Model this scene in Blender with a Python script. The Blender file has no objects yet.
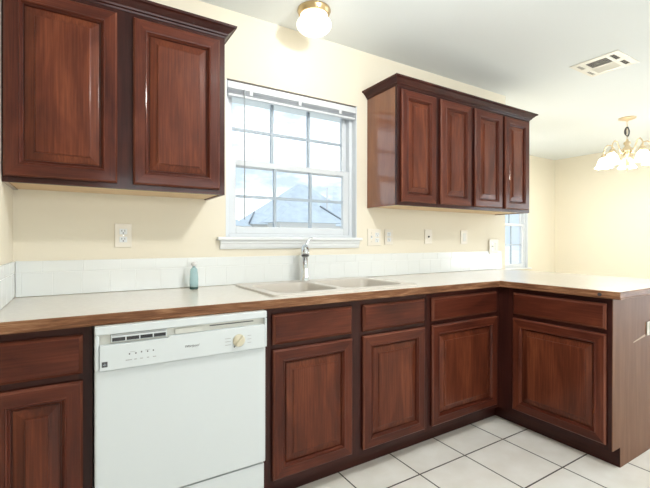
import bpy, bmesh, math, random
from mathutils import Vector, Matrix
C = bpy.context.scene.collection
S = bpy.context.scene
PI = math.pi

# ------------------------------------------------------------------ camera
cam_d = bpy.data.cameras.new('camera')
cam = bpy.data.objects.new('camera', cam_d); C.objects.link(cam)
cam_d.sensor_width = 36.0
cam_d.lens = 398.2055 / 650 * 36.0
cam_d.shift_y = -2.354 / 650
cam_d.clip_start = 0.02
YAW, PIT, ROL = 0.552035, -0.00288, 0.001149
fw = Vector((math.sin(YAW)*math.cos(PIT), math.cos(YAW)*math.cos(PIT), math.sin(PIT)))
rt = Vector((math.cos(YAW), -math.sin(YAW), 0)); up = rt.cross(fw)
r2 = rt*math.cos(ROL) + up*math.sin(ROL); u2 = -rt*math.sin(ROL) + up*math.cos(ROL)
cam.matrix_world = Matrix(((r2.x, u2.x, -fw.x, 0.03834), (r2.y, u2.y, -fw.y, -2.19128),
                           (r2.z, u2.z, -fw.z, 1.16488), (0, 0, 0, 1)))
S.camera = cam

# ------------------------------------------------------------------ world: pale sky with clouds
SKY = 2.0
w = bpy.data.worlds.new('sky'); S.world = w; w.use_nodes = True
nt = w.node_tree; nt.nodes.clear()
tc = nt.nodes.new('ShaderNodeTexCoord'); mp = nt.nodes.new('ShaderNodeMapping')
mp.inputs['Scale'].default_value = (1.0, 1.0, 2.6)
nz = nt.nodes.new('ShaderNodeTexNoise'); nz.inputs['Scale'].default_value = 3.2
nz.inputs['Detail'].default_value = 6; nz.inputs['Roughness'].default_value = 0.55
cr = nt.nodes.new('ShaderNodeValToRGB')
cr.color_ramp.elements[0].position = 0.43; cr.color_ramp.elements[0].color = (0.33, 0.41, 0.49, 1)
cr.color_ramp.elements[1].position = 0.62; cr.color_ramp.elements[1].color = (0.93, 0.98, 1.0, 1)
bg = nt.nodes.new('ShaderNodeBackground'); bg.inputs['Strength'].default_value = SKY
wo = nt.nodes.new('ShaderNodeOutputWorld')
L = nt.links.new
L(tc.outputs['Generated'], mp.inputs['Vector']); L(mp.outputs[0], nz.inputs['Vector'])
L(nz.outputs['Fac'], cr.inputs['Fac']); L(cr.outputs[0], bg.inputs['Color']); L(bg.outputs[0], wo.inputs[0])

# ------------------------------------------------------------------ fill lamps added outside the unseen patio door and rear window
def area(name, loc, target, sx, sy, power, col):
    d = bpy.data.lights.new(name, 'AREA'); d.shape = 'RECTANGLE'; d.size = sx; d.size_y = sy
    d.energy = power; d.color = col
    o = bpy.data.objects.new(name, d); C.objects.link(o); o.location = loc
    o.rotation_euler = (Vector(target)-Vector(loc)).to_track_quat('-Z', 'Y').to_euler()
    return o
area('added_patio_fill', (6.72, -2.75, 1.05), (0, -2.75, 1.05), 1.7, 1.95, 68, (0.93, 0.97, 1.0))
area('added_rear_fill', (1.2, -4.78, 1.5), (1.2, 0, 1.3), 1.8, 1.25, 38, (0.95, 0.98, 1.0))

S.view_settings.view_transform = 'Standard'
S.view_settings.look = 'None'
S.view_settings.gamma = 1.0
S.view_settings.use_curve_mapping = False
S.view_settings.exposure = 0.25

# ------------------------------------------------------------------ materials
def new_mat(name):
    m = bpy.data.materials.new(name); m.use_nodes = True
    return m, m.node_tree, m.node_tree.nodes['Principled BSDF']
def plain(name, col, rough=0.5, metal=0.0, noise=0.0, nscale=30, spec=0.5, bump=0.0, coat=0.0):
    m, t, b = new_mat(name)
    b.inputs['Base Color'].default_value = (*col, 1); b.inputs['Roughness'].default_value = rough
    b.inputs['Metallic'].default_value = metal; b.inputs['Specular IOR Level'].default_value = spec
    b.inputs['Coat Weight'].default_value = coat
    if noise or bump:
        tc = t.nodes.new('ShaderNodeTexCoord'); n = t.nodes.new('ShaderNodeTexNoise')
        n.inputs['Scale'].default_value = nscale; n.inputs['Detail'].default_value = 4
        t.links.new(tc.outputs['Object'], n.inputs['Vector'])
        if noise:
            r = t.nodes.new('ShaderNodeValToRGB')
            r.color_ramp.elements[0].position = 0.3; r.color_ramp.elements[1].position = 0.7
            r.color_ramp.elements[0].color = (*[c*(1-noise) for c in col], 1)
            r.color_ramp.elements[1].color = (*[min(1, c*(1+noise)) for c in col], 1)
            t.links.new(n.outputs['Fac'], r.inputs['Fac']); t.links.new(r.outputs[0], b.inputs['Base Color'])
        if bump:
            bp = t.nodes.new('ShaderNodeBump'); bp.inputs['Strength'].default_value = bump
            bp.inputs['Distance'].default_value = 0.002
            t.links.new(n.outputs['Fac'], bp.inputs['Height']); t.links.new(bp.outputs[0], b.inputs['Normal'])
    return m
def glow(name, col, strength):
    m, t, b = new_mat(name)
    b.inputs['Base Color'].default_value = (0.9, 0.88, 0.84, 1); b.inputs['Roughness'].default_value = 0.25
    b.inputs['Emission Color'].default_value = (*col, 1); b.inputs['Emission Strength'].default_value = strength
    return m
def wood(name, axis, dark, mid, light, rough=0.40, coat=0.28, fine=55, long=2.2, coat_rough=0.11, spec=0.10, cior=1.5, fwt=0.36):
    m, t, b = new_mat(name); N = t.nodes.new; K = t.links.new
    tc = N('ShaderNodeTexCoord'); oi = N('ShaderNodeObjectInfo')
    ad = N('ShaderNodeVectorMath'); ad.operation = 'ADD'
    ml = N('ShaderNodeMath'); ml.operation = 'MULTIPLY'; ml.inputs[1].default_value = 37.0
    K(oi.outputs['Random'], ml.inputs[0]); K(tc.outputs['Object'], ad.inputs[0]); K(ml.outputs[0], ad.inputs[1])
    def noise(sc_long, sc_fine, detail, dist):
        mp = N('ShaderNodeMapping'); s = [sc_fine]*3; s['xyz'.index(axis)] = sc_long
        mp.inputs['Scale'].default_value = s
        n = N('ShaderNodeTexNoise'); n.inputs['Scale'].default_value = 1.0
        n.inputs['Detail'].default_value = detail; n.inputs['Distortion'].default_value = dist
        K(ad.outputs[0], mp.inputs['Vector']); K(mp.outputs[0], n.inputs['Vector']); return n
    n1 = noise(long*0.9, fine*0.16, 4, 0.8)      # broad figure and blotches
    n2 = noise(long*2.2, fine*3.0, 4, 0.3)       # fine pores
    r = N('ShaderNodeValToRGB'); e = r.color_ramp.elements
    e[0].position = 0.28; e[0].color = (*dark, 1); e[1].position = 0.75; e[1].color = (*light, 1)
    q = e.new(0.5); q.color = (*mid, 1)
    mx = N('ShaderNodeMath'); mx.operation = 'MULTIPLY_ADD'; mx.inputs[1].default_value = fwt
    K(n2.outputs['Fac'], mx.inputs[0])
    m2 = N('ShaderNodeMath'); m2.operation = 'MULTIPLY'; m2.inputs[1].default_value = 1-fwt
    K(n1.outputs['Fac'], m2.inputs[0]); K(m2.outputs[0], mx.inputs[2])
    K(mx.outputs[0], r.inputs['Fac']); K(r.outputs[0], b.inputs['Base Color'])
    b.inputs['Roughness'].default_value = rough; b.inputs['Specular IOR Level'].default_value = spec
    b.inputs['Coat IOR'].default_value = cior
    b.inputs['Coat Weight'].default_value = coat; b.inputs['Coat Roughness'].default_value = coat_rough
    bp = N('ShaderNodeBump'); bp.inputs['Strength'].default_value = 0.08; bp.inputs['Distance'].default_value = 0.001
    K(n2.outputs['Fac'], bp.inputs['Height']); K(bp.outputs[0], b.inputs['Normal'])
    return m

CH = ((0.032, 0.0068, 0.0043), (0.082, 0.0182, 0.0094), (0.160, 0.043, 0.0200))
WX, WY, WZ = [wood('cherry_wood_'+a, a, *CH) for a in 'xyz']
PN = ((0.039, 0.0086, 0.0046), (0.102, 0.0242, 0.0108), (0.215, 0.062, 0.0255))
PZ = wood('cherry_panel_z', 'z', *PN)
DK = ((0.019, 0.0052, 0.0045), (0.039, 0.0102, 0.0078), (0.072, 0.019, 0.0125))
ED = ((0.055, 0.014, 0.008), (0.118, 0.033, 0.018), (0.24, 0.088, 0.052))  # lighter bevel wood: edge highlights painted into the base colour
EDX, EDY, EDZ = [wood('highlight_cherry_edge_'+a, a, *ED) for a in 'xyz']
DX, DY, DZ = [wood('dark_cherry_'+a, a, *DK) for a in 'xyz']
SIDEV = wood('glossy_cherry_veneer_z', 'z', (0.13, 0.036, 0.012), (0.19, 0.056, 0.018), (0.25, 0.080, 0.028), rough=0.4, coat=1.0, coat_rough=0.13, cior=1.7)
VE = wood('cherry_veneer_z', 'z', (0.12, 0.052, 0.028), (0.175, 0.084, 0.047), (0.24, 0.125, 0.073), rough=0.5, coat=0.08, coat_rough=0.35, fine=210, fwt=0.55)
EB = ((0.045, 0.017, 0.008), (0.190, 0.084, 0.040), (0.46, 0.27, 0.155))
EX, EY = [wood('oak_edge_'+a, a, *EB, rough=0.45, coat=0.1, fine=190, long=6, fwt=0.55) for a in 'xy']
MAPLE = wood('maple_ply', 'x', (0.62, 0.44, 0.26), (0.70, 0.52, 0.32), (0.76, 0.58, 0.38), rough=0.5, coat=0)

WALLP = plain('cream_wall_paint', (0.785, 0.735, 0.61), 0.75, bump=0.06, nscale=220, spec=0.25)
CEILP = plain('ceiling_paint', (0.785, 0.825, 0.83), 0.85, bump=0.12, nscale=160, spec=0.2)
TRIMW = plain('white_trim_paint', (0.76, 0.79, 0.80), 0.35)
VINYL = plain('white_vinyl', (0.68, 0.72, 0.755), 0.35)
MUNT = plain('grey_white_muntin', (0.40, 0.47, 0.54), 0.4)
LAMIN = plain('white_laminate', (0.71, 0.675, 0.61), 0.2, noise=0.03, nscale=60)
TILE = plain('white_glazed_tile', (0.77, 0.80, 0.79), 0.15)
GROUT = plain('pale_grout', (0.80, 0.82, 0.81), 0.8)
APPL = plain('white_enamel', (0.635, 0.68, 0.695), 0.25)
APPL2 = plain('bisque_plastic', (0.66, 0.66, 0.60), 0.35)
KNOBC = plain('cream_knob_plastic', (0.66, 0.61, 0.46), 0.3)
BLACK = plain('black_plastic', (0.02, 0.02, 0.022), 0.5)
GREYINK = plain('grey_ink', (0.30, 0.31, 0.32), 0.6)
DGREY = plain('dark_grey', (0.07, 0.07, 0.075), 0.6)
CHROME = plain('chrome', (0.72, 0.74, 0.76), 0.08, metal=1.0)
STEEL = plain('drain_steel', (0.6, 0.6, 0.6), 0.25, metal=1.0)
BRASS = plain('antique_brass', (0.62, 0.47, 0.26), 0.3, metal=1.0)
NICKEL = plain('pale_champagne_metal', (0.70, 0.58, 0.40), 0.3, metal=1.0)
SINKM = plain('bisque_composite', (0.58, 0.54, 0.48), 0.28, noise=0.02, nscale=200)
PLATE = plain('ivory_plate', (0.78, 0.735, 0.64), 0.35)
SLATV = plain('vent_paint', (0.80, 0.78, 0.70), 0.45)
DUCT = plain('dark_duct', (0.03, 0.025, 0.022), 0.8)
ROOF = plain('grey_blue_shingles', (0.50, 0.58, 0.65), 0.9, noise=0.10, nscale=3)
SIDING = plain('pale_siding', (0.72, 0.70, 0.66), 0.8)
FASCIA = plain('dark_fascia', (0.16, 0.19, 0.23), 0.7)
LAWN = plain('pale_paving', (0.72, 0.74, 0.75), 0.9, noise=0.2, nscale=2)
CAPM = plain('grey_white_cap', (0.66, 0.66, 0.66), 0.4)
GLOBE = glow('lit_frosted_globe', (1.0, 0.92, 0.78), 1.2)
SHADE = glow('lit_frosted_shade', (1.0, 0.90, 0.74), 3.0)
def glass_mat():
    m = bpy.data.materials.new('window_glass'); m.use_nodes = True; t = m.node_tree; t.nodes.clear()
    o = t.nodes.new('ShaderNodeOutputMaterial'); a = t.nodes.new('ShaderNodeBsdfTransparent')
    g = t.nodes.new('ShaderNodeBsdfGlossy'); g.inputs['Roughness'].default_value = 0.02
    lw = t.nodes.new('ShaderNodeLayerWeight'); lw.inputs['Blend'].default_value = 0.5
    pw = t.nodes.new('ShaderNodeMath'); pw.operation = 'POWER'; pw.inputs[1].default_value = 4.0
    f = t.nodes.new('ShaderNodeMath'); f.operation = 'MULTIPLY_ADD'; f.inputs[1].default_value = 0.7; f.inputs[2].default_value = 0.04
    t.links.new(lw.outputs['Facing'], pw.inputs[0]); t.links.new(pw.outputs[0], f.inputs[0])
    mx = t.nodes.new('ShaderNodeMixShader')
    t.links.new(f.outputs[0], mx.inputs[0]); t.links.new(a.outputs[0], mx.inputs[1]); t.links.new(g.outputs[0], mx.inputs[2])
    t.links.new(mx.outputs[0], o.inputs[0]); return m
GLASS = glass_mat()
def teal_glass():
    m, t, b = new_mat('teal_bottle_glass')
    b.inputs['Base Color'].default_value = (0.55, 0.76, 0.79, 1); b.inputs['Roughness'].default_value = 0.12
    b.inputs['Transmission Weight'].default_value = 0.55; b.inputs['IOR'].default_value = 1.3
    return m
TEAL = teal_glass()
TEALD = plain('dark_teal_glass', (0.035, 0.08, 0.075), 0.2)
def floor_mat():
    m, t, b = new_mat('cream_floor_tile'); N = t.nodes.new; K = t.links.new
    tc = N('ShaderNodeTexCoord'); sp = N('ShaderNodeSeparateXYZ'); K(tc.outputs['Object'], sp.inputs[0])
    X0, Y0, SX, SY, G = 1.816, -0.753, 0.3355, 0.3395, 0.0075
    def line(out, c0, s):
        a = N('ShaderNodeMath'); a.operation = 'SUBTRACT'; a.inputs[1].default_value = c0 - s/2; K(out, a.inputs[0])
        d = N('ShaderNodeMath'); d.operation = 'DIVIDE'; d.inputs[1].default_value = s; K(a.outputs[0], d.inputs[0])
        f = N('ShaderNodeMath'); f.operation = 'FRACT'; K(d.outputs[0], f.inputs[0])
        h = N('ShaderNodeMath'); h.operation = 'SUBTRACT'; h.inputs[1].default_value = 0.5; K(f.outputs[0], h.inputs[0])
        q = N('ShaderNodeMath'); q.operation = 'ABSOLUTE'; K(h.outputs[0], q.inputs[0])
        r = N('ShaderNodeMath'); r.operation = 'LESS_THAN'; r.inputs[1].default_value = G/2/s; K(q.outputs[0], r.inputs[0])
        return r
    lx, ly = line(sp.outputs['X'], X0, SX), line(sp.outputs['Y'], Y0, SY)
    mxm = N('ShaderNodeMath'); mxm.operation = 'MAXIMUM'; K(lx.outputs[0], mxm.inputs[0]); K(ly.outputs[0], mxm.inputs[1])
    n = N('ShaderNodeTexNoise'); n.inputs['Scale'].default_value = 7; n.inputs['Detail'].default_value = 6; K(tc.outputs['Object'], n.inputs['Vector'])
    r = N('ShaderNodeValToRGB'); r.color_ramp.elements[0].position = 0.35; r.color_ramp.elements[1].position = 0.65
    r.color_ramp.elements[0].color = (0.83, 0.805, 0.745, 1); r.color_ramp.elements[1].color = (0.90, 0.885, 0.84, 1)
    K(n.outputs['Fac'], r.inputs['Fac'])
    mc = N('ShaderNodeMix'); mc.data_type = 'RGBA'; K(mxm.outputs[0], mc.inputs['Factor']); K(r.outputs[0], mc.inputs['A'])
    mc.inputs['B'].default_value = (0.045, 0.038, 0.033, 1); K(mc.outputs['Result'], b.inputs['Base Color'])
    b.inputs['Roughness'].default_value = 0.35
    bp = N('ShaderNodeBump'); bp.invert = True; bp.inputs['Strength'].default_value = 0.4; bp.inputs['Distance'].default_value = 0.002
    K(mxm.outputs[0], bp.inputs['Height']); K(bp.outputs[0], b.inputs['Normal'])
    return m
FLOOR = floor_mat()

# ------------------------------------------------------------------ mesh helpers
class MB:
    """collects shapes in world coordinates and links them as one mesh object"""
    def __init__(s): s.v = []; s.f = []; s.m = []; s.sm = []; s.mats = []
    def mi(s, mat):
        if mat not in s.mats: s.mats.append(mat)
        return s.mats.index(mat)
    def face(s, idx, mat, smooth=False): s.f.append(tuple(idx)); s.m.append(s.mi(mat)); s.sm.append(smooth)
    def add(s, pts): n = len(s.v); s.v += [tuple(p) for p in pts]; return n
    def box(s, x0, x1, y0, y1, z0, z1, mat):
        n = s.add([(x0,y0,z0),(x1,y0,z0),(x1,y1,z0),(x0,y1,z0),(x0,y0,z1),(x1,y0,z1),(x1,y1,z1),(x0,y1,z1)])
        for q in ((0,3,2,1),(4,5,6,7),(0,1,5,4),(1,2,6,5),(2,3,7,6),(3,0,4,7)): s.face([n+i for i in q], mat)
        return s
    def hexa(s, pts, mat):
        n = s.add(pts)
        for q in ((0,3,2,1),(4,5,6,7),(0,1,5,4),(1,2,6,5),(2,3,7,6),(3,0,4,7)): s.face([n+i for i in q], mat)
        return s
    def tube(s, path, rad, mat, seg=12, caps=True):
        path = [Vector(p) for p in path]; k = len(path)
        rads = rad if isinstance(rad, (list, tuple)) else [rad]*k
        prev = None; rings = []
        for i, p in enumerate(path):
            d = (path[min(i+1, k-1)] - path[max(i-1, 0)]).normalized()
            a = prev if prev is not None else (Vector((0,0,1)) if abs(d.z) < 0.9 else Vector((1,0,0)))
            a = (a - d*a.dot(d)).normalized(); prev = a; b = d.cross(a)
            rings.append(s.add([p + (a*math.cos(2*PI*j/seg) + b*math.sin(2*PI*j/seg))*rads[i] for j in range(seg)]))
        for i in range(k-1):
            for j in range(seg):
                s.face([rings[i]+j, rings[i]+(j+1)%seg, rings[i+1]+(j+1)%seg, rings[i+1]+j], mat, True)
        if caps:
            s.face([rings[0]+j for j in range(seg)][::-1], mat); s.face([rings[-1]+j for j in range(seg)], mat)
        return s
    def lathe(s, c, prof, mat, seg=32, axis=(0,0,1)):
        ax = Vector(axis).normalized(); a = Vector((1,0,0)) if abs(ax.x) < 0.9 else Vector((0,1,0))
        a = (a - ax*a.dot(ax)).normalized(); b = ax.cross(a); c = Vector(c); rings = []
        for r, h in prof:
            if r < 1e-6: rings.append((s.add([c+ax*h]), 1))
            else: rings.append((s.add([c+ax*h+(a*math.cos(2*PI*j/seg)+b*math.sin(2*PI*j/seg))*r for j in range(seg)]), seg))
        for (p, np_), (q, nq) in zip(rings, rings[1:]):
            for j in range(seg):
                j2 = (j+1) % seg
                if np_ == 1 and nq == 1: continue
                if np_ == 1: s.face([p, q+j2, q+j], mat, True)
                elif nq == 1: s.face([p+j, p+j2, q], mat, True)
                else: s.face([p+j, p+j2, q+j2, q+j], mat, True)
        return s
    def sweep(s, path, prof, mats):
        """path: 2-D polyline; prof: (outward offset, z) closed loop; outward is to the right of the path"""
        P = [Vector((p[0], p[1])) for p in path]; k = len(P); nr = []
        for a, b in zip(P, P[1:]):
            d = (b-a).normalized(); nr.append(Vector((d.y, -d.x)))
        rings = []
        for i in range(k):
            n0 = nr[max(i-1, 0)]; n1 = nr[min(i, k-2)]
            mt = (n0+n1); mt = mt / mt.dot(n0) if mt.length > 1e-6 else n0
            rings.append(s.add([(P[i].x+mt.x*o, P[i].y+mt.y*o, z) for o, z in prof]))
        m = len(prof)
        for i in range(k-1):
            for j in range(m):
                j2 = (j+1) % m
                s.face([rings[i]+j, rings[i+1]+j, rings[i+1]+j2, rings[i]+j2], mats[i])
        s.face([rings[0]+j for j in range(m)], mats[0]); s.face([rings[-1]+j for j in range(m)][::-1], mats[-1])
        return s
    def build(s, name, parent=None, origin=None, bevel=0, seg=2, recalc=True):
        org = Vector(origin) if origin is not None else (Vector(parent.get('_o', (0,0,0))) if parent else Vector((0,0,0)))
        me = bpy.data.meshes.new(name)
        me.from_pydata([tuple(Vector(v)-org) for v in s.v], [], s.f)
        for m in s.mats: me.materials.append(m)
        me.polygons.foreach_set('material_index', s.m); me.polygons.foreach_set('use_smooth', s.sm)
        if recalc:
            bm = bmesh.new(); bm.from_mesh(me); bmesh.ops.recalc_face_normals(bm, faces=bm.faces); bm.to_mesh(me); bm.free()
        me.update()
        o = bpy.data.objects.new(name, me); C.objects.link(o)
        if parent: o.parent = parent
        else: o.location = org
        o['_o'] = tuple(org)
        if bevel:
            b = o.modifiers.new('bevel', 'BEVEL'); b.width = bevel; b.segments = seg; b.limit_method = 'ANGLE'; b.angle_limit = 0.6
            b.harden_normals = False
        return o
def tag(o, label, cat, group=None):
    o['label'] = label; o['category'] = cat
    if group: o['group'] = group
    return o
def thing(name, loc, label, cat, group=None):
    o = bpy.data.objects.new(name, None); C.objects.link(o); o.location = loc; o['_o'] = tuple(loc)
    o.empty_display_size = 0.1
    return tag(o, label, cat, group)
def struct(o): o['kind'] = 'structure'; return o
def bx(*a, mat): return MB().box(*a, mat)

# ------------------------------------------------------------------ room shell
XL, ZC = -0.2095, 2.46
XW = 3.284                     # end of the kitchen wall
XR, YD, YF, XFL = 6.55, 1.326, -4.6, -1.7
T = 0.13
struct(bx(XFL-T, XR+T, YF-T, YD+T, -0.1, 0, mat=FLOOR).build('floor'))
struct(bx(XFL-T, XR+T, YF-T, YD+T, ZC, ZC+0.1, mat=CEILP).build('ceiling'))
def wall_hole(name, axis, c0, c1, u0, u1, hu0, hu1, hz0, hz1):
    m = MB()
    for a, b, z0, z1 in ((u0, hu0, 0, ZC), (hu1, u1, 0, ZC), (hu0, hu1, 0, hz0), (hu0, hu1, hz1, ZC)):
        if b-a < 1e-4 or z1-z0 < 1e-4: continue
        if axis == 'x': m.box(a, b, c0, c1, z0, z1, WALLP)
        else: m.box(c0, c1, a, b, z0, z1, WALLP)
    return struct(m.build(name))
WO = (0.735, 1.642, 1.166, 2.075)          # sink window opening
wall_hole('wall_back', 'x', 0, T, XL-T, XW, *WO)
DO = (4.903, 5.81, 0.74, 2.075)
wall_hole('wall_dining', 'x', YD, YD+T, XW, XR+T, *DO)
struct(bx(XW-T, XW, T, YD+T, 0, ZC, mat=WALLP).build('wall_return'))
PO = (-3.65, -1.85, 0.0, 2.05)
wall_hole('wall_right', 'y', XR, XR+T, YF-T, YD, *PO)
FO = (0.25, 2.15, 0.85, 2.1)
wall_hole('wall_front', 'x', YF-T, YF, XFL, XR, *FO)
struct(bx(XL-T, XL, -0.72, 0, 0, ZC, mat=WALLP).build('wall_left'))
struct(bx(XFL, XL-T, -0.72, -0.60, 0, ZC, mat=WALLP).build('wall_alcove'))
struct(bx(XFL-T, XFL, YF-T, -0.60, 0, ZC, mat=WALLP).build('wall_far_left'))
struct(bx(5.9, XR, YD-0.014, YD, 0, 0.09, mat=TRIMW).build('baseboard_dining', bevel=0.003))
struct(bx(XR-0.014, XR, -1.8, YD-0.014, 0, 0.09, mat=TRIMW).build('baseboard_right', bevel=0.003))

# ------------------------------------------------------------------ windows
def double_hung(num, x0, x1, z0, z1, yw):
    """white vinyl double-hung window, 3x2 lites per sash, set back in the wall"""
    yf = yw+0.045
    root = MB()
    fr = 0.032
    root.box(x0, x0+fr, yf, yf+0.075, z0, z1, VINYL).box(x1-fr, x1, yf, yf+0.075, z0, z1, VINYL)
    root.box(x0+fr, x1-fr, yf, yf+0.075, z0, z0+0.02, VINYL).box(x0+fr, x1-fr, yf, yf+0.075, z1-0.03, z1, VINYL)
    # reveal of the opening
    root.box(x0-0.001, x0+0.008, yw+0.001, yf, z0, z1, VINYL).box(x1-0.008, x1+0.001, yw+0.001, yf, z0, z1, VINYL)
    f = struct(root.build('window_%d' % num, bevel=0.002))
    zm = z0 + (z1-z0)*0.487
    a, b = x0+fr, x1-fr
    def sash(ya, zb, zt, bot, top, st):
        s = MB(); yb = ya+0.03
        s.box(a, a+st, ya, yb, zb, zt, VINYL).box(b-st, b, ya, yb, zb, zt, VINYL)
        s.box(a+st, b-st, ya, yb, zb, zb+bot, VINYL).box(a+st, b-st, ya, yb, zt-top, zt, VINYL)
        o = s.build('sash', f, bevel=0.003)
        g = bx(a+st, b-st, ya+0.014, ya+0.017, zb+bot, zt-top, mat=GLASS).build('pane', f)
        mm = MB(); gw = (b-a-2*st); gz0, gz1 = zb+bot, zt-top
        for k in (1, 2):
            x = a+st+gw*k/3; mm.box(x-0.0085, x+0.0085, ya+0.007, ya+0.024, gz0, gz1, MUNT)
        zz = (gz0+gz1)/2; mm.box(a+st, b-st, ya+0.008, ya+0.023, zz-0.0085, zz+0.0085, MUNT)
        mm.build('muntins', f)
        return gz0, gz1
    sash(yf+0.006, z0+0.02, zm+0.018, 0.042, 0.034, 0.044)         # lower, inner
    sash(yf+0.040, zm-0.018, z1-0.03, 0.034, 0.03, 0.032)          # upper, outer
    return f
win = double_hung(1, WO[0], WO[1], 1.184, WO[3], 0.0)
double_hung(2, DO[0], DO[1], 0.76, DO[3], YD)
# stool and apron of the sink window
st = MB()
st.box(0.682, 1.668, -0.034, -0.0005, 1.165, 1.184, TRIMW).box(0.736, 1.641, -0.0005, 0.05, 1.166, 1.184, TRIMW)
struct(st.build('trim_1', bevel=0.005))
ap = MB(); ap.sweep([(1.652, -0.0005), (0.700, -0.0005)][::-1], [(0, 1.165), (0.020, 1.165), (0.020, 1.150), (0.016, 1.145), (0.013, 1.128), (0.008, 1.116), (0, 1.116)], [TRIMW])
struct(ap.build('trim_2'))
struct(MB().box(DO[0]-0.05, DO[1]+0.05, YD-0.034, YD-0.0005, 0.742, 0.76, TRIMW).box(DO[0]+0.001, DO[1]-0.001, YD-0.0005, YD+0.05, 0.741, 0.76, TRIMW).build('trim_3', bevel=0.004))
# patio door and rear window, out of view, added to light the room
pd = MB()
for y0, y1 in ((PO[0], PO[0]+0.07), (-2.785, -2.715), (PO[1]-0.07, PO[1])): pd.box(XR+0.04, XR+0.09, y0, y1, 0.005, 2.05, VINYL)
pd.box(XR+0.04, XR+0.09, PO[0], PO[1], 0.005, 0.09, VINYL).box(XR+0.04, XR+0.09, PO[0], PO[1], 1.97, 2.05, VINYL)
pdo = struct(pd.build('added_door_1')); bx(XR+0.062, XR+0.066, PO[0]+0.07, PO[1]-0.07, 0.09, 1.97, mat=GLASS).build('pane', pdo)
rw = MB()
for x0, x1 in ((FO[0], FO[0]+0.06), (1.17, 1.23), (FO[1]-0.06, FO[1])): rw.box(x0, x1, YF-0.09, YF-0.04, FO[2], FO[3], VINYL)
rw.box(FO[0], FO[1], YF-0.09, YF-0.04, FO[2], FO[2]+0.06, VINYL).box(FO[0], FO[1], YF-0.09, YF-0.04, FO[3]-0.06, FO[3], VINYL)
rwo = struct(rw.build('window_3')); bx(FO[0]+0.06, FO[1]-0.06, YF-0.067, YF-0.063, FO[2]+0.06, FO[3]-0.06, mat=GLASS).build('pane', rwo)

# ------------------------------------------------------------------ cabinet fronts
def front_map(yf): return lambda u, v, d: (u, yf-d, v)
def side_map(xf): return lambda u, v, d: (xf-d, -u, v)
def rings_mesh(m, fn, u0, u1, v0, v1, rings, mh, mv, fill=None, back=False, edge=()):
    prev = None
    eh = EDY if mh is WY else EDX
    for ri, (ins, d) in enumerate(rings):
        n = m.add([fn(u0+ins, v0+ins, d), fn(u1-ins, v0+ins, d), fn(u1-ins, v1-ins, d), fn(u0+ins, v1-ins, d)])
        if prev is None:
            if back: m.face([n+3, n+2, n+1, n], mv)
        else:
            for j in range(4):
                j2 = (j+1) % 4
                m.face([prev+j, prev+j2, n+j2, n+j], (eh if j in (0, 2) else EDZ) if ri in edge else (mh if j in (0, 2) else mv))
        prev = n
    if fill: m.face([prev, prev+1, prev+2, prev+3], fill)
def door(parent, fn, u0, u1, v0, v1, mh, mv=None, sw=0.056):
    mv = mv or WZ
    m = MB()
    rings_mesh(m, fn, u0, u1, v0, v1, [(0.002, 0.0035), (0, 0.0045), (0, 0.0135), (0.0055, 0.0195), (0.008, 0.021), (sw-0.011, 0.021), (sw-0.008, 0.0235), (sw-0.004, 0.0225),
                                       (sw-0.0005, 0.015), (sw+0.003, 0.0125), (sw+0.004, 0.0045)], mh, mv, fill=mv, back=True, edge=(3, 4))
    d = m.build('door', parent)
    p = MB()
    a = sw+0.0095
    rings_mesh(p, fn, u0+a, u1-a, v0+a, v1-a, [(0, 0.0045), (0, 0.0095), (0.003, 0.0105), (0.029, 0.0160), (0.0295, 0.0196), (0.034, 0.0215)], PZ, PZ, fill=PZ)
    p.build('raised_panel', d)
    return d
def drawer_front(parent, fn, u0, u1, v0, v1, mh):
    m = MB()
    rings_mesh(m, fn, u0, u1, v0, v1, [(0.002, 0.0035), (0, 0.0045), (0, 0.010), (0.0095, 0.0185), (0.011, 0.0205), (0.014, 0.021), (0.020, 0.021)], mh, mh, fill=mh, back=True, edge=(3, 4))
    return m.build('drawer_front', parent)
def face_frame(parent, fn, u0, u1, v0, v1, stiles, rails, mh, mv):
    """stiles: (u0,u1); rails: (v0,v1); d from -0.019 to 0 (fn's d=0 is the frame's face)"""
    m = MB()
    def bar(a, b, c, d, mat):
        m.hexa([fn(a,c,-0.019), fn(b,c,-0.019), fn(b,c,0), fn(a,c,0), fn(a,d,-0.019), fn(b,d,-0.019), fn(b,d,0), fn(a,d,0)], mat)
    for a, b in stiles: bar(a, b, v0, v1, mv)
    ss = sorted(stiles)
    for c, d in rails:
        for (a0, a1), (b0, b1) in zip(ss, ss[1:]): bar(a1, b0, c, d, mh)
    return m.build('face_frame', parent)

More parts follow.
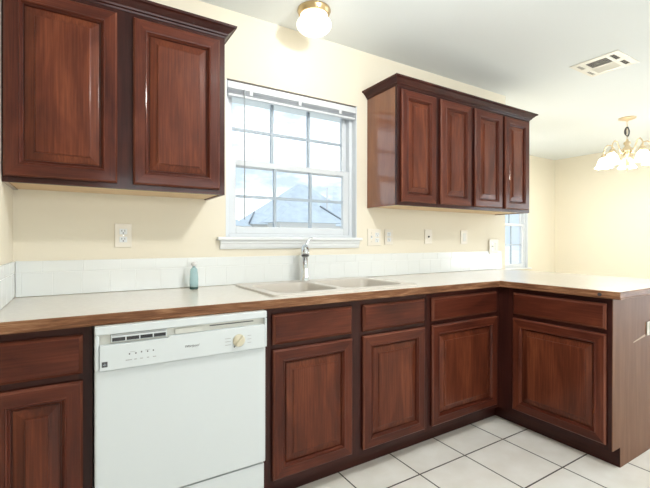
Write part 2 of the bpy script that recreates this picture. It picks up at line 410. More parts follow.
CROWN = [(-0.004, 2.136), (0.003, 2.136), (0.005, 2.143), (0.012, 2.146), (0.014, 2.153), (0.022, 2.160), (0.034, 2.172), (0.040, 2.175), (0.045, 2.176), (0.047, 2.186), (-0.004, 2.186)]
def upper_cabinet(x0, x1, yf, zb, zt, doors, label, left_end):
    t = thing('wall_cabinet', ((x0+x1)/2, 0, zb), label, 'cabinet')
    c = MB()
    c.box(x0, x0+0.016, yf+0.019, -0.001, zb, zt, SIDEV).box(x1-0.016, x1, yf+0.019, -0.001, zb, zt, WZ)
    c.box(x0+0.016, x1-0.016, -0.010, -0.001, zb+0.006, zt, MAPLE).box(x0+0.016, x1-0.016, yf+0.019, -0.010, zt-0.02, zt, WX)
    c.build('carcass', t)
    bx(x0+0.016, x1-0.016, yf+0.019, -0.010, zb+0.005, zb+0.019, mat=MAPLE).build('bottom_panel', t)
    fn = front_map(yf)
    sts = [(x0, doors[0][0]+0.012)] + [(a[1]-0.012, b[0]+0.012) for a, b in zip(doors, doors[1:])] + [(doors[-1][1]-0.012, x1)]
    face_frame(t, fn, x0, x1, zb, zt, sts, [(zb, zb+0.035), (zt-0.035, zt)], DX, DZ)
    for a, b in doors: door(t, fn, a, b, zb+0.021, zt-0.021, WX)
    k = MB()
    # crown runs along the front and returns along each free end
    path = [(x1, -0.001), (x1, yf), (x0, yf)]; mt = [WY, WX]
    if left_end: path.append((x0, -0.001)); mt.append(WY)
    path = path[::-1]; mt = mt[::-1]
    mt = [DY if q is WY else DX for q in mt]
    k.sweep(path, CROWN, mt)
    k.build('crown_molding', t)
    return t
upper_cabinet(XL+0.002, 0.6325, -0.305, 1.3833, 2.1360, [(-0.2022, 0.1717), (0.2325, 0.6045)],
              'cherry wall cabinet with two raised panel doors left of the sink window', False)
upper_cabinet(1.7287, 3.1479, -0.306, 1.3888, 2.1376, [(1.7515, 2.0600), (2.1020, 2.4140), (2.4540, 2.7720), (2.8050, 3.1120)],
              'long cherry wall cabinet with four narrow doors right of the sink window', True)

# ------------------------------------------------------------------ base cabinets
ZD = (0.1318, 0.6931, 0.7158, 0.8477)
def base_unit(t, x0, x1, yf, fronts, toe=None):
    c = MB(); yb = -0.003
    c.box(x0, x0+0.016, yf+0.019, yb, 0.105, 0.874, WZ).box(x1-0.016, x1, yf+0.019, yb, 0.105, 0.874, WZ)
    c.box(x0+0.016, x1-0.016, yb-0.008, yb, 0.105, 0.874, MAPLE).box(x0+0.016, x1-0.016, yf+0.019, yb-0.008, 0.105, 0.122, MAPLE)
    c.build('carcass', t)
    fn = front_map(yf)
    sts = [(x0, fronts[0][0]+0.012)] + [(a[1]-0.012, b[0]+0.012) for a, b in zip(fronts, fronts[1:])] + [(fronts[-1][1]-0.012, x1)]
    face_frame(t, fn, x0, x1, 0.105, 0.874, sts, [(0.105, 0.145), (0.683, 0.726), (0.838, 0.874)], DX, DZ)
    for a, b in fronts:
        drawer_front(t, fn, a, b, ZD[2], ZD[3], WX); door(t, fn, a, b, ZD[0], ZD[1], WX)
    m = MB().box(x0, toe or x1, yf+0.082, yf+0.098, 0.001, 0.104, DX); m.build('toe_kick', t)
YB = -0.61
t = thing('base_cabinet', (-0.06, 0, 0), 'narrow cherry base cabinet with one drawer left of the dishwasher', 'cabinet')
base_unit(t, XL+0.002, 0.0755, YB, [(XL+0.004, 0.0470)])
t = thing('base_cabinet', (1.19, 0, 0), 'cherry sink base cabinet with two doors between dishwasher and corner cabinet', 'cabinet')
base_unit(t, 0.7010, 1.6735, YB, [(0.7420, 1.1595), (1.2246, 1.6460)])
t = thing('base_cabinet', (1.99, 0, 0), 'cherry base cabinet in the inside corner, right of the sink base', 'cabinet')
base_unit(t, 1.6745, 2.3145, YB, [(1.7020, 2.2753)], toe=2.3965)
# peninsula unit
XP = 2.3150
t = thing('base_cabinet', (2.6, -0.92, 0), 'cherry peninsula base cabinet with plain glossy end panel, facing the dishwasher side', 'cabinet')
fn = side_map(XP)
u0, u1 = 0.6105, 1.2460
c = MB()
c.box(XP+0.019, 2.915, -u0-0.016, -u0, 0.105, 0.874, WZ)
c.box(XP+0.019, 2.915, -u1, -u0-0.016, 0.105, 0.122, MAPLE)
c.build('carcass', t)
bx(2.915, 2.930, -u1, -u0, 0.001, 0.874, mat=VE).build('back_panel', t)
m = MB()     # end panel with the toe-kick notch cut from its lower corner
pr = [(XP, 0.105), (XP, 0.874), (2.930, 0.874), (2.930, 0.001), (2.397, 0.001), (2.397, 0.105)]
a = m.add([(x, -u1-0.004, z) for x, z in pr]); b = m.add([(x, -u1, z) for x, z in pr])
m.face(range(a, a+6), VE); m.face([b+i for i in range(6)][::-1], VE)
for i in range(6): m.face([a+i, a+(i+1)%6, b+(i+1)%6, b+i], VE)
m.build('end_panel', t)
face_frame(t, fn, 0.594, u1, 0.105, 0.874, [(0.594, 0.727), (1.2128, u1)], [(0.105, 0.145), (0.683, 0.726), (0.838, 0.874)], DY, DZ)
drawer_front(t, fn, 0.7147, 1.2248, ZD[2], ZD[3], WY); door(t, fn, 0.7147, 1.2248, ZD[0], ZD[1], WY)
bx(2.397, 2.413, -u1-0.0035, -0.5105, 0.001, 0.104, mat=DY).build('toe_kick', t)
# pale scratch on the end panel
sc = MB(); sc.hexa([(2.545,-1.2506,0.622),(2.690,-1.2506,0.640),(2.690,-1.2502,0.640),(2.545,-1.2502,0.622),
                    (2.545,-1.2506,0.628),(2.690,-1.2506,0.652),(2.690,-1.2502,0.652),(2.545,-1.2502,0.628)], plain('scratched_veneer', (0.42, 0.29, 0.19), 0.5))
sc.build('scratch', t)

# ------------------------------------------------------------------ countertop
ct = thing('countertop', (1.2, -0.3, 0.876), 'off white laminate countertop with brown wood edge, turning onto the peninsula', 'countertop')
xs = [XL+0.002, 0.800, 1.612, 2.284, 3.242]; ys = [-1.290, -0.637, -0.560, -0.100, -0.002]
bm = bmesh.new(); org = Vector((1.2, -0.3, 0.876)); vs = {}
def gv(i, j):
    if (i, j) not in vs: vs[(i, j)] = bm.verts.new(Vector((xs[i], ys[j], 0.876)) - org)
    return vs[(i, j)]
fs = []
for i in range(4):
    for j in range(4):
        if j == 0 and i < 3: continue
        if i == 1 and j == 2: continue
        fs.append(bm.faces.new([gv(i,j), gv(i+1,j), gv(i+1,j+1), gv(i,j+1)]))
ex = bmesh.ops.extrude_face_region(bm, geom=fs)
for v in [q for q in ex['geom'] if isinstance(q, bmesh.types.BMVert)]: v.co.z += 0.038
bmesh.ops.recalc_face_normals(bm, faces=bm.faces)
me = bpy.data.meshes.new('laminate_top'); bm.to_mesh(me); bm.free(); me.materials.append(LAMIN)
o = bpy.data.objects.new('laminate_top', me); C.objects.link(o); o.parent = ct
e = MB(); e.sweep([(XL+0.002, -0.637), (2.284, -0.637), (2.284, -1.290), (3.242, -1.290), (3.242, -0.004)],
        [(0, 0.9138), (0.004, 0.9138), (0.0065, 0.911), (0.0065, 0.886), (0.0095, 0.883), (0.0095, 0.8785), (0.007, 0.8762), (0, 0.8762)], [EX, EY, EX, EY])
e.build('edge_band', ct)
# dark chipped spot near the peninsula's corner
ch = MB(); ch.lathe((2.2768, -1.205, 0.893), [(0, 0.0006), (0.008, 0.0006), (0.010, 0)], plain('dark_stain', (0.03, 0.025, 0.03), 0.6), 10, axis=(-1, 0, 0)); ch.build('stain', ct)

# ------------------------------------------------------------------ backsplash
def tiles(name, label, fn, ulo, uhi, z0, z1, zj, j1, s1, j2, s2):
    m = MB(); g = 0.0011
    def bxm(a, b, c, d, mat, e0=0.0, e1=0.007):
        m.hexa([fn(a,c,e0), fn(b,c,e0), fn(b,c,e1), fn(a,c,e1), fn(a,d,e0), fn(b,d,e0), fn(b,d,e1), fn(a,d,e1)], mat)
    bxm(ulo, uhi, z0, z1-0.001, GROUT, 0.0005, 0.0070)
    for (c, d, j, s) in ((z0, zj, j1, s1), (zj, z1, j2, s2)):
        k = math.floor((ulo-j)/s)
        while j+k*s < uhi:
            a, b = max(ulo, j+k*s), min(uhi, j+(k+1)*s)
            if b-a > 0.004: bxm(a+g, b-g, c+g, d-g, TILE, 0.002, 0.008)
            k += 1
    o = m.build(name, bevel=0.0008, seg=1)
    return tag(o, label, 'backsplash')
tiles('tile_backsplash', 'low white tile backsplash along the wall behind the sink', front_map(0), XL+0.0083, 3.222, 0.9155, 1.0735, 1.0215, 0.048, 0.1143, 0.051, 0.1575)
tiles('tile_backsplash', 'short white tile backsplash on the left end wall beside the counter', lambda u, v, d: (XL+d, u, v), -0.640, -0.009, 0.9155, 1.0735, 1.0215, -0.009, 0.1143, -0.009, 0.1575)

# ------------------------------------------------------------------ dishwasher
dw = thing('dishwasher', (0.387, -0.3, 0), 'white built-in dishwasher under the countertop with dial and vented console', 'dishwasher')
DX0, DX1 = 0.0800, 0.6965
bx(DX0+0.004, DX1-0.004, -0.615, -0.02, 0.05, 0.868, mat=APPL2).build('tub', dw)
bx(DX0, DX1, -0.655, -0.616, 0.246, 0.7245, mat=APPL).build('door_panel', dw, bevel=0.006)
bx(DX0+0.003, DX1-0.003, -0.645, -0.606, 0.012, 0.237, mat=APPL).build('kick_panel', dw, bevel=0.003)
bx(DX0+0.02, DX1-0.02, -0.630, -0.616, 0.2375, 0.2455, mat=BLACK).build('gap_seal', dw)
k = MB(); yo = -0.668
k.box(DX0, DX1, -0.650, -0.616, 0.7265, 0.8750, APPL2)                      # console body
k.box(DX0, DX1, yo, -0.650, 0.846, 0.8750, APPL)                            # top lip
k.box(DX0, DX0+0.013, yo, -0.650, 0.7265, 0.846, APPL).box(DX1-0.010, DX1, yo, -0.650, 0.7265, 0.846, APPL)
cp = k.build('control_panel', dw, bevel=0.004)
f = MB()
pr = [(0.094, 0.7275), (0.685, 0.7275), (0.685, 0.817), (0.681, 0.821), (0.315, 0.818), (0.311, 0.812), (0.094, 0.812)]
n0 = f.add([(x, yo-0.0045, z) for x, z in pr]); n1 = f.add([(x, -0.6505, z) for x, z in pr]); q = len(pr)
f.face(range(n0, n0+q), APPL); f.face([n1+i for i in range(q)][::-1], APPL)
for i in range(q): f.face([n0+i, n0+(i+1)%q, n1+(i+1)%q, n1+i], APPL)
fa = f.build('fascia', cp, bevel=0.002)
YFA = yo-0.0045
v = MB(); v.box(0.128, 0.308, -0.662, -0.6505, 0.8185, 0.844, APPL).build('vent_grille', cp, bevel=0.001)
vv = MB()
for i in range(4):
    a = 0.132+i*0.0438; vv.box(a, a+0.040, -0.6628, -0.6619, 0.8205, 0.8325, BLACK)
vv.box(0.132, 0.303, -0.6628, -0.6619, 0.8385, 0.8415, GREYINK)
vv.build('vent_slots', cp)
bx(0.337, 0.436, -0.656, -0.6505, 0.820, 0.8395, mat=APPL2).build('latch_recess', cp, bevel=0.001)
bx(0.465, 0.643, -0.6512, -0.6503, 0.834, 0.8375, mat=DGREY).build('handle_slot', cp)
kn = MB(); kc = (0.574, YFA, 0.7695)
kn.lathe(kc, [(0, 0.0), (0.0245, 0.0), (0.0245, 0.004), (0.021, 0.009), (0, 0.0095)], KNOBC, 32, axis=(0, -1, 0))
kno = kn.build('dial', dw)
gp = MB(); ca, sa = math.cos(math.radians(52)), math.sin(math.radians(52))
def gpt(a, b, y): return (kc[0]+a*ca-b*sa, y, kc[2]+a*sa+b*ca)
y0, y1 = kc[1]-0.009, kc[1]-0.020
gp.hexa([gpt(-0.023,-0.006,y0), gpt(0.023,-0.006,y0), gpt(0.023,0.006,y0), gpt(-0.023,0.006,y0),
         gpt(-0.021,-0.004,y1), gpt(0.021,-0.004,y1), gpt(0.021,0.004,y1), gpt(-0.021,0.004,y1)], KNOBC)
gp.build('grip', kno, bevel=0.001)
pt = MB(); pt.hexa([gpt(-0.032,-0.0025,YFA-0.0007), gpt(-0.024,-0.002,YFA-0.0007), gpt(-0.024,0.002,YFA-0.0007), gpt(-0.032,0.0025,YFA-0.0007),
                    gpt(-0.032,-0.0025,YFA-0.0002), gpt(-0.024,-0.002,YFA-0.0002), gpt(-0.024,0.002,YFA-0.0002), gpt(-0.032,0.0025,YFA-0.0002)], DGREY)
pt.build('pointer', kno)
mk = MB()
def ink(m, x, z, wd, h, mat=GREYINK): m.box(x-wd/2, x+wd/2, YFA-0.0006, YFA-0.0001, z-h/2, z+h/2, mat)
LINK = plain('pale_ink', (0.36, 0.37, 0.38), 0.6)
for z in (0.782, 0.770, 0.757): ink(mk, 0.530, z, 0.022, 0.0022, LINK)
mk.build('dial_markings', dw); mk = MB()
for z in (0.784, 0.770, 0.756): ink(mk, 0.618, z, 0.016, 0.0018, LINK)
mk.build('dial_markings', dw)

bt = MB()
for x, wd in ((0.182, 0.020), (0.203, 0.008), (0.222, 0.009), (0.243, 0.007), (0.264, 0.011)): ink(bt, x, 0.7535, wd, 0.003, LINK)
for x, z in ((0.184, 0.774), (0.204, 0.774), (0.222, 0.776), (0.2415, 0.775), (0.260, 0.776)): ink(bt, x, z, 0.004, 0.005, DGREY)
for x in (0.194, 0.2415): ink(bt, x, 0.7805, 0.017, 0.0014, LINK)
bt.build('button_markings', dw)
bd = MB(); bd.box(0.1005, 0.1175, YFA-0.0008, YFA-0.0001, 0.7395, 0.7575, DGREY)
bd.box(0.104, 0.114, YFA-0.0012, YFA-0.0007, 0.7465, 0.7485, plain('label_blue_grey', (0.35, 0.42, 0.48), 0.5)).box(0.108, 0.110, YFA-0.0012, YFA-0.0007, 0.7435, 0.7525, GREYINK)
bd.build('energy_badge', dw)
def text_mesh(name, body, size, loc, parent, mat, shear=0.0, bold=0):
    cu = bpy.data.curves.new(name, 'FONT'); cu.body = body; cu.size = size; cu.shear = shear
    cu.align_x = 'CENTER'; cu.align_y = 'CENTER'; cu.extrude = 0.0002; cu.offset = bold
    tmp = bpy.data.objects.new(name, cu); C.objects.link(tmp)
    dg = bpy.context.evaluated_depsgraph_get()
    me = bpy.data.meshes.new_from_object(tmp.evaluated_get(dg)); bpy.data.objects.remove(tmp)
    me.materials.clear(); me.materials.append(mat)
    o = bpy.data.objects.new(name, me); C.objects.link(o); o.parent = parent
    o.location = Vector(loc)-Vector(parent['_o']); o.rotation_euler = (PI/2, 0, 0)
    return o
text_mesh('lettering', 'Whirlpool', 0.0125, (0.3925, YFA-0.0004, 0.773), dw, DGREY, 0.35)

# ------------------------------------------------------------------ sink
sk = thing('kitchen_sink', (1.2, -0.31, 0.914), 'off white double bowl drop-in sink set in the countertop under the window', 'sink')
SO = Vector((1.2, -0.31, 0.914))
def rrect(x0, x1, y0, y1, r, n=6):
    pts = []
    for cx, cy, a0 in ((x1-r, y1-r, 0), (x0+r, y1-r, 90), (x0+r, y0+r, 180), (x1-r, y0+r, 270)):
        for i in range(n+1):
            a = math.radians(a0+90*i/n); pts.append((cx+r*math.cos(a), cy+r*math.sin(a)))
    return pts
bowls = [(0.815, 1.160), (1.200, 1.592)]; BY = (-0.528, -0.150); ZR = 0.9235
bm = bmesh.new()
def loop(pts, z): return [bm.verts.new(Vector((x, y, z))-SO) for x, y in pts]
def closed(vs): return [bm.edges.new((vs[i], vs[(i+1) % len(vs)])) for i in range(len(vs))]
def bridge(a, b):
    for i in range(len(a)):
        f_ = bm.faces.new((a[i], a[(i+1)%len(a)], b[(i+1)%len(b)], b[i])); f_.smooth = True
ed = []
lo = loop(rrect(0.771, 1.636, -0.580, -0.038, 0.03), ZR); ed += closed(lo)
rims = []
for a, b in bowls:
    h = loop(rrect(a, b, BY[0], BY[1], 0.05), ZR); ed += closed(h); rims.append(h)
bmesh.ops.triangle_fill(bm, use_beauty=True, use_dissolve=False, edges=ed)
l2 = loop(rrect(0.767, 1.640, -0.584, -0.034, 0.033), ZR-0.003); bridge(lo, l2)
l3 = loop(rrect(0.766, 1.641, -0.585, -0.033, 0.034), 0.9143); bridge(l2, l3)
bmesh.ops.recalc_face_normals(bm, faces=bm.faces)
me = bpy.data.meshes.new('rim'); bm.to_mesh(me); bm.free(); me.materials.append(SINKM)
o = bpy.data.objects.new('rim', me); C.objects.link(o); o.parent = sk
for a, b in bowls:
    bm = bmesh.new()
    seq = [(0, ZR), (0.003, ZR-0.002), (0.005, ZR-0.008), (0.012, ZR-0.12), (0.022, ZR-0.152), (0.045, ZR-0.163)]
    prev = None
    for i, (ins, z) in enumerate(seq):
        lp = loop(rrect(a+ins, b-ins, BY[0]+ins, BY[1]-ins, max(0.05-ins*0.3, 0.02)), z)
        if prev: bridge(prev, lp)
        prev = lp
    bm.faces.new(prev)
    me = bpy.data.meshes.new('bowl'); bm.to_mesh(me); bm.free(); me.materials.append(SINKM)
    bo = bpy.data.objects.new('bowl', me); C.objects.link(bo); bo.parent = sk; bo['_o'] = tuple(SO)
    MB().lathe(((a+b)/2, -0.33, ZR-0.1625), [(0, 0.0005), (0.025, 0.0005), (0.030, 0.003), (0.042, 0.003), (0.043, 0)], STEEL, 24).build('drain', bo)

# ------------------------------------------------------------------ faucet
fx, fy, fz = 1.189, -0.092, 0.9238
fa = thing('kitchen_faucet', (fx, fy, fz), 'chrome single lever faucet standing on the back deck of the sink', 'faucet')
MB().lathe((fx, fy, fz), [(0, 0), (0.029, 0), (0.029, 0.005), (0.025, 0.010), (0.023, 0.025), (0.020, 0.06), (0.0175, 0.150), (0, 0.150)], CHROME, 28).build('body', fa)
sd = Vector((-0.50, -1, 0)).normalized()
def fp(d, z): return (fx+sd.x*d, fy+sd.y*d, fz+z)
MB().tube([fp(-0.022, 0.160), fp(-0.014, 0.176), fp(0.004, 0.190), fp(0.026, 0.196), fp(0.048, 0.192), fp(0.066, 0.182), fp(0.0755, 0.168), fp(0.079, 0.154)], [0.010, 0.019, 0.0225, 0.0235, 0.024, 0.024, 0.0235, 0.0225], CHROME, 24).build('spout', fa)
MB().tube([fp(0.0785, 0.156), fp(0.080, 0.150)], [0.0229, 0.0215], DGREY, 24).build('aerator', fa)
MB().lathe((fx, fy, fz), [(0.0170, 0.140), (0.0225, 0.150), (0.0235, 0.165), (0, 0.170)], CHROME, 28).build('collar', fa)
MB().tube([(fx+0.004, fy+0.004, fz+0.205), (fx+0.016, fy+0.006, fz+0.220), (fx+0.028, fy+0.010, fz+0.241), (fx+0.042, fy+0.012, fz+0.253), (fx+0.060, fy+0.014, fz+0.256)],
          [0.010, 0.0085, 0.007, 0.0065, 0.005], CHROME, 14).build('lever', fa)

# ------------------------------------------------------------------ soap bottle
sx, sy, sz = 0.539, -0.092, 0.914
sb = thing('glass_bottle', (sx, sy, sz), 'small teal glass bottle with grey cap on the counter against the backsplash', 'bottle')
MB().lathe((sx, sy, sz), [(0, 0.0), (0.020, 0.0), (0.0215, 0.003), (0.0212, 0.012), (0, 0.012)], TEALD, 24).build('base', sb)
MB().lathe((sx, sy, sz), [(0, 0.0121), (0.0212, 0.0121), (0.0215, 0.05), (0.0195, 0.085), (0.017, 0.103), (0.010, 0.110), (0.007, 0.112), (0.007, 0.118), (0, 0.118)], TEAL, 24).build('body', sb)
MB().lathe((sx, sy, sz), [(0, 0.1181), (0.010, 0.1181), (0.0145, 0.124), (0.0145, 0.132), (0.010, 0.139), (0, 0.141)], CAPM, 20).build('cap', sb)

# ------------------------------------------------------------------ outlets and switches
def plate(name, cx, cz, wd, h, label, cat, parts, y=-0.0005, fn=None):
    fn = fn or front_map(y)
    t = thing(name, fn(cx, cz, 0), label, cat)
    def hx(m, u, v, ww, hh, d0, d1, mat):
        a, b, c, d = u-ww/2, u+ww/2, v-hh/2, v+hh/2
        m.hexa([fn(a,c,d0), fn(b,c,d0), fn(b,c,d1), fn(a,c,d1), fn(a,d,d0), fn(b,d,d0), fn(b,d,d1), fn(a,d,d1)], mat)
    m = MB(); hx(m, cx, cz, wd, h, 0, 0.006, PLATE); m.build('cover_plate', t, bevel=0.002)
    for kind, du in parts:
        u = cx+du
        if kind == 'duplex':
            for s in (-1, 1):
                q = MB(); v = cz+s*0.0195; hx(q, u, v, 0.034, 0.028, 0.006, 0.0075, TRIMW); r = q.build('receptacle', t, bevel=0.001)
                sl = MB()
                for dx in (-0.0065, 0.0065): hx(sl, u+dx, v+0.004, 0.0022, 0.009, 0.0076, 0.0079, BLACK)
                hx(sl, u, v-0.007, 0.005, 0.005, 0.0076, 0.0079, BLACK); sl.build('slots', r)
            q = MB(); hx(q, u, cz, 0.005, 0.005, 0.006, 0.0068, STEEL); q.build('screw', t)
        elif kind == 'toggle':
            q = MB(); hx(q, u, cz, 0.011, 0.025, 0.006, 0.0072, TRIMW); hx(q, u, cz+0.004, 0.008, 0.010, 0.007, 0.017, TRIMW); q.build('toggle', t, bevel=0.001)
            for s in (-1, 1):
                q = MB(); hx(q, u, cz+s*0.030, 0.005, 0.005, 0.006, 0.0068, STEEL); q.build('screw', t)
        elif kind == 'rocker':
            q = MB(); hx(q, u, cz, 0.033, 0.066, 0.006, 0.0085, APPL2); q.build('rocker', t, bevel=0.001)
        elif kind == 'coax':
            q = MB(); q.lathe(fn(u, cz, 0.006), [(0.007, 0), (0.007, 0.003), (0.005, 0.003), (0.005, 0.010), (0, 0.010)], DGREY, 12, axis=Vector(fn(0,0,1))-Vector(fn(0,0,0))); q.build('jack', t)
    return t
plate('wall_outlet', 0.2205, 1.188, 0.075, 0.116, 'duplex wall outlet under the left wall cabinet', 'outlet', [('duplex', 0)])
plate('switch_plate', 1.789, 1.187, 0.116, 0.116, 'double switch and outlet plate just right of the sink window', 'switch', [('toggle', -0.026), ('duplex', 0.024)])
plate('wall_outlet', 1.921, 1.191, 0.074, 0.112, 'duplex outlet beside the double plate, under the four door cabinet', 'outlet', [('duplex', 0)])
plate('cable_jack_plate', 2.317, 1.195, 0.076, 0.112, 'cable jack plate with one dark centre dot under the four door cabinet', 'wall plate', [('coax', 0)])
plate('switch_plate', 2.727, 1.193, 0.080, 0.112, 'single rocker switch plate between the cable jack and the wall end', 'switch', [('rocker', 0)])
plate('switch_plate', 3.105, 1.113, 0.120, 0.125, 'wide white plate overlapping the backsplash at the wall end', 'wall plate', [('toggle', -0.022), ('rocker', 0.030)], y=-0.0085)
plate('wall_outlet', 2.742, 0.680, 0.076, 0.075, 'white outlet on the end panel of the peninsula', 'outlet', [('rocker', 0)], y=-1.2501)

# ------------------------------------------------------------------ blind on the sink window
bl = thing('window_blind', (1.19, 0.02, 2.0), 'white mini blind raised to a stack at the top of the sink window', 'blind')
hr = MB(); hr.box(0.745, 1.633, 0.002, 0.034, 2.026, 2.066, VINYL); hr.build('headrail', bl, bevel=0.002)
bx(0.746, 1.632, 0.0035, 0.034, 2.0665, 2.0720, mat=plain('gap_shadow_paint', (0.10, 0.085, 0.08), 0.6)).build('gap_shadow_strip', bl)  # dark strip painting in the shadow gap above the headrail
sl = MB(); SLG = plain('blind_slat_grey', (0.46, 0.50, 0.55), 0.4)
for i in range(4):
    z = 1.9995+i*0.0066; sl.box(0.750, 1.628, 0.004+0.001*(i % 2), 0.031, z, z+0.0030, SLG)
sl.build('slat_stack', bl)
bx(0.750, 1.628, 0.003, 0.032, 1.984, 1.9975, mat=VINYL).build('bottom_rail', bl, bevel=0.002)
for x in (0.885, 1.205, 1.505): bx(x-0.010, x+0.010, -0.001, 0.0015, 2.002, 2.032, mat=VINYL).build('cord_clip', bl, bevel=0.001)
WANDM = plain('clear_wand', (0.42, 0.47, 0.50), 0.2)
wd = MB(); wd.tube([(0.842, -0.004, 2.030), (0.842, -0.008, 2.005), (0.842, -0.008, 1.285)], [0.0025, 0.0036, 0.0036], WANDM, 6); wd.build('tilt_wand', bl)

# ------------------------------------------------------------------ ceiling light fixtures
def dome_light(x, y, label):
    t = thing('ceiling_light', (x, y, ZC), label, 'ceiling light')
    MB().lathe((x, y, ZC), [(0, -0.0005), (0.092, -0.0005), (0.094, -0.010), (0.088, -0.016), (0.087, -0.028), (0.080, -0.034), (0, -0.034)], BRASS, 40).build('canopy', t)
    pr = [(0.078, -0.0345)] + [(0.098*math.cos(math.radians(a)), -0.085+0.052*math.sin(math.radians(a))) for a in range(40, -91, -10)]
    pr[-1] = (0, -0.137)
    MB().lathe((x, y, ZC), pr, GLOBE, 40).build('glass_dome', t)
    return t
def bulb(x, y, z, power, col, size, name):
    d = bpy.data.lights.new(name, 'POINT'); d.energy = power; d.color = col; d.shadow_soft_size = size
    o = bpy.data.objects.new(name, d); C.objects.link(o); o.location = (x, y, z); return o
dome_light(1.16, -0.25, 'lit frosted dome ceiling light in a brass ring above the sink window')
bulb(1.16, -0.25, ZC-0.20, 0.7, (1.0, 0.90, 0.74), 0.06, 'sink_light_bulb')
dome_light(1.18, -1.5, 'lit frosted dome ceiling light added out of view in the middle of the kitchen ceiling')  # unseen fixture added to light the room, placed from the cast shadows
bulb(1.18, -1.5, ZC-0.20, 43, (1.0, 0.98, 0.945), 0.06, 'unseen_kitchen_bulb')

# ------------------------------------------------------------------ ceiling vent
vx0, vx1, vy0, vy1 = 3.140, 3.476, -0.932, -0.618
vt = thing('ceiling_vent', ((vx0+vx1)/2, (vy0+vy1)/2, ZC), 'cream metal air vent with dark and pale louvre panels on the ceiling', 'vent')
zf = ZC-0.006
fm = MB()
cells = [(3.190, 3.307, -0.838, -0.700), (3.325, 3.437, -0.838, -0.680), (3.183, 3.292, -0.892, -0.858), (3.338, 3.440, -0.892, -0.858), (3.180, 3.270, -0.672, -0.640), (3.345, 3.440, -0.662, -0.636)]
xsb = sorted({vx0, vx1, *[c_[0] for c_ in cells], *[c_[1] for c_ in cells]}); ysb = sorted({vy0, vy1, *[c_[2] for c_ in cells], *[c_[3] for c_ in cells]})
for a, b in zip(xsb, xsb[1:]):
    for c_, d_ in zip(ysb, ysb[1:]):
        mx_, my_ = (a+b)/2, (c_+d_)/2
        if any(q[0] < mx_ < q[1] and q[2] < my_ < q[3] for q in cells): continue
        fm.box(a, b, c_, d_, zf, ZC-0.0015, SLATV)
fm.build('frame', vt)
bx(vx0+0.02, vx1-0.02, vy0+0.02, vy1-0.02, ZC-0.0014, ZC-0.0006, mat=DUCT).build('duct_opening', vt)
lv = MB()
def louvre(m, cell, n, tilt, along):
    x0, x1, y0, y1 = cell
    for i in range(n):
        if along == 'y':      # slats run along y
            x = x0+(i+0.5)*(x1-x0)/n; h = (x1-x0)/n*0.5*tilt[0]
            m.hexa([(x-h, y0, zf+tilt[1]), (x+h, y0, zf+0.0005), (x+h, y1, zf+0.0005), (x-h, y1, zf+tilt[1]), (x-h, y0, zf+tilt[1]+0.0005), (x+h, y0, zf+0.001), (x+h, y1, zf+0.001), (x-h, y1, zf+tilt[1]+0.0005)], SLATV)
        else:
            y = y0+(i+0.5)*(y1-y0)/n; h = (y1-y0)/n*0.5*tilt[0]
            m.hexa([(x0, y-h, zf+0.0005), (x1, y-h, zf+0.0005), (x1, y+h, zf+tilt[1]), (x0, y+h, zf+tilt[1]), (x0, y-h, zf+0.001), (x1, y-h, zf+0.001), (x1, y+h, zf+tilt[1]+0.0005), (x0, y+h, zf+tilt[1]+0.0005)], SLATV)
louvre(lv, cells[0], 7, (0.05, 0.0011), 'y')
louvre(lv, cells[1], 8, (0.68, 0.003), 'y')
lv.build('centre_louvres', vt)
for q in (cells[2], cells[3]): lv2 = MB(); louvre(lv2, q, 3, (0.15, 0.0012), 'x'); lv2.build('end_louvres', vt)
for q in (cells[4], cells[5]): lv2 = MB(); louvre(lv2, q, 4, (0.85, 0.003), 'x'); lv2.build('end_louvres', vt)

# ------------------------------------------------------------------ chandelier
hx_, hy_ = 4.955, -0.283
cd = thing('chandelier', (hx_, hy_, ZC), 'lit five arm chandelier with bell glass shades hanging in the dining area', 'chandelier')
MB().lathe((hx_, hy_, ZC), [(0, -0.0005), (0.078, -0.0005), (0.076, -0.010), (0.050, -0.020), (0.015, -0.026), (0.008, -0.038), (0, -0.038)], NICKEL, 32).build('canopy', cd)
cn = MB()
z = ZC-0.040; i = 0
while z > 2.235:
    pts = []
    for j in range(13):
        a = 2*PI*j/12; ux = 0.007*math.cos(a); uz = 0.0125*math.sin(a)
        pts.append((hx_+(ux if i % 2 else 0), hy_+(0 if i % 2 else ux), z-0.0125+uz))
    cn.tube(pts, 0.0018, NICKEL, 6, caps=False); z -= 0.0205; i += 1
cn.build('chain', cd)
cb = MB()
for k in range(4):
    pts = [(hx_+0.012*math.cos(2*PI*j/14+k)*1.1+0.004*(k-1.5), hy_-0.018*math.cos(2*PI*j/14), 2.315+(0.040+0.004*k)*math.sin(2*PI*j/14)) for j in range(15)]
    cb.tube(pts, 0.004, DGREY, 6, caps=False)
cb.build('cord_coil', cd)
MB().lathe((hx_, hy_, 0), [(0, 2.240), (0.010, 2.236), (0.014, 2.215), (0.030, 2.205), (0.034, 2.190), (0.020, 2.175), (0.026, 2.160), (0.050, 2.130), (0.056, 2.105), (0.040, 2.098), (0.018, 2.090),
                          (0.014, 2.02), (0.016, 1.965), (0.026, 1.950), (0.024, 1.935), (0.010, 1.920), (0.006, 1.905), (0, 1.900)], NICKEL, 28).build('hub', cd)
rd = MB()
for k in range(6):
    a = 2*PI*k/6
    pts = [(hx_+r_*math.cos(a), hy_+r_*math.sin(a), z_) for r_, z_ in ((0.040, 2.10), (0.052, 2.06), (0.056, 2.01), (0.046, 1.965), (0.022, 1.945))]
    rd.tube(pts, 0.004, NICKEL, 6)
rd.build('cage_rods', cd)
base = math.atan2(1.908, 4.917)
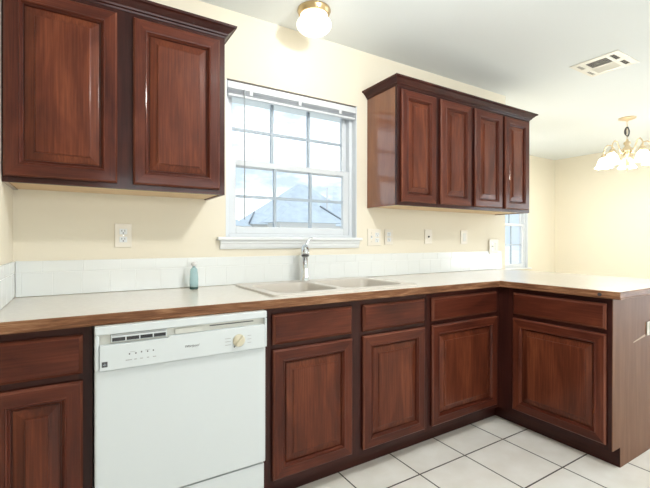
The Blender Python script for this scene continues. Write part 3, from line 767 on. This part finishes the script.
for k in range(5):
    a = base+2*PI*k/5; ca, sa = math.cos(a), math.sin(a)
    def ap_(r_, z_): return (hx_+r_*ca, hy_+r_*sa, z_)
    am = MB(); am.tube([ap_(0.048, 2.115), ap_(0.068, 2.085), ap_(0.095, 2.100), ap_(0.118, 2.155), ap_(0.145, 2.200), ap_(0.178, 2.205), ap_(0.202, 2.180), ap_(0.213, 2.140), ap_(0.215, 2.115)], 0.0065, NICKEL, 10)
    am.lathe(ap_(0.215, 0), [(0, 2.120), (0.016, 2.116), (0.026, 2.098), (0.030, 2.076), (0, 2.076)], NICKEL, 20)
    arm = am.build('arm', cd)
    MB().lathe(ap_(0.215, 0), [(0.027, 2.0755), (0.040, 2.066), (0.052, 2.044), (0.060, 2.014), (0.070, 1.988), (0.088, 1.966), (0.085, 1.965), (0.066, 1.987), (0.056, 2.014), (0.048, 2.042), (0.037, 2.062), (0.025, 2.071)], SHADE, 28).build('shade', arm)
    bulb(*ap_(0.215, 1.945), 14, (1.0, 0.955, 0.87), 0.05, 'chandelier_bulb')

# ------------------------------------------------------------------ outside
struct(bx(-30, 60, 2.0, 70, -0.8, -0.4, mat=LAWN).build('ground'))
def house(label, x0, x1, y0, y1, ze, ridge, pipe=None):
    """walls plus a roof whose ridge runs between two given points"""
    t = thing('house', ((x0+x1)/2, (y0+y1)/2, -0.4), label, 'house', None)
    bx(x0+0.3, x1-0.3, y0+0.3, y1-0.3, -0.4, ze, mat=SIDING).build('walls', t)
    (ra, rb) = ridge; m = MB()
    n = m.add([(x0, y0, ze), (x1, y0, ze), (x1, y1, ze), (x0, y1, ze), ra, rb])
    for q in ((0, 1, 5, 4), (1, 2, 5), (2, 3, 4, 5), (3, 0, 4)): m.face([n+i for i in q], ROOF)
    m.face([n, n+3, n+2, n+1], ROOF)
    m.build('roof', t)
    return t
h1 = house('neighbour house with a large pale blue hip roof seen through the sink window', 7.4, 15.6, 15.6, 24, 1.35, ((11.4, 19.5, 4.62), (11.9, 19.5, 4.62)))
MB().tube([(11.75, 16.6, 1.9), (11.75, 16.6, 4.1)], 0.05, plain('vent_pipe', (0.62, 0.64, 0.66), 0.5), 8).build('vent_pipe', h1)
h2 = house('lower neighbour roof with a short flat ridge left of the large hip roof', 5.97, 11.0, 13.4, 15.4, 1.85, ((6.58, 14.4, 2.40), (9.6, 14.4, 2.42)))
MB().tube([(5.97, 13.38, 1.88), (6.58, 14.38, 2.42)], 0.035, FASCIA, 6).build('fascia', h2)
h3 = house('low neighbour roof sloping down at the left edge of the sink window', -1.0, 5.7, 12.4, 14.4, 1.72, ((1.2, 13.4, 3.2), (3.6, 13.4, 2.75)))
h4 = house('nearest neighbour roof with a dark sloping rake board, right of the sink window', 5.6, 8.5, 10.0, 11.6, 1.80, ((6.6, 10.8, 2.45), (7.8, 10.8, 2.45)))
MB().tube([(7.8, 10.78, 2.47), (8.5, 10.0, 1.82)], 0.03, FASCIA, 6).build('rake_board', h4)

GROUPS = {'wall_cabinet': 'cherry wall cabinets', 'base_cabinet': 'cherry base cabinets', 'wall_outlet': 'wall outlets', 'switch_plate': 'switch plates',
          'house': 'neighbour houses', 'ceiling_light': 'dome ceiling lights', 'tile_backsplash': 'tile backsplashes'}
for o in bpy.data.objects:
    if o.parent is None and o.name.split('.')[0] in GROUPS and 'label' in o: o['group'] = GROUPS[o.name.split('.')[0]]
for o in bpy.data.objects:
    if '_o' in o: del o['_o']
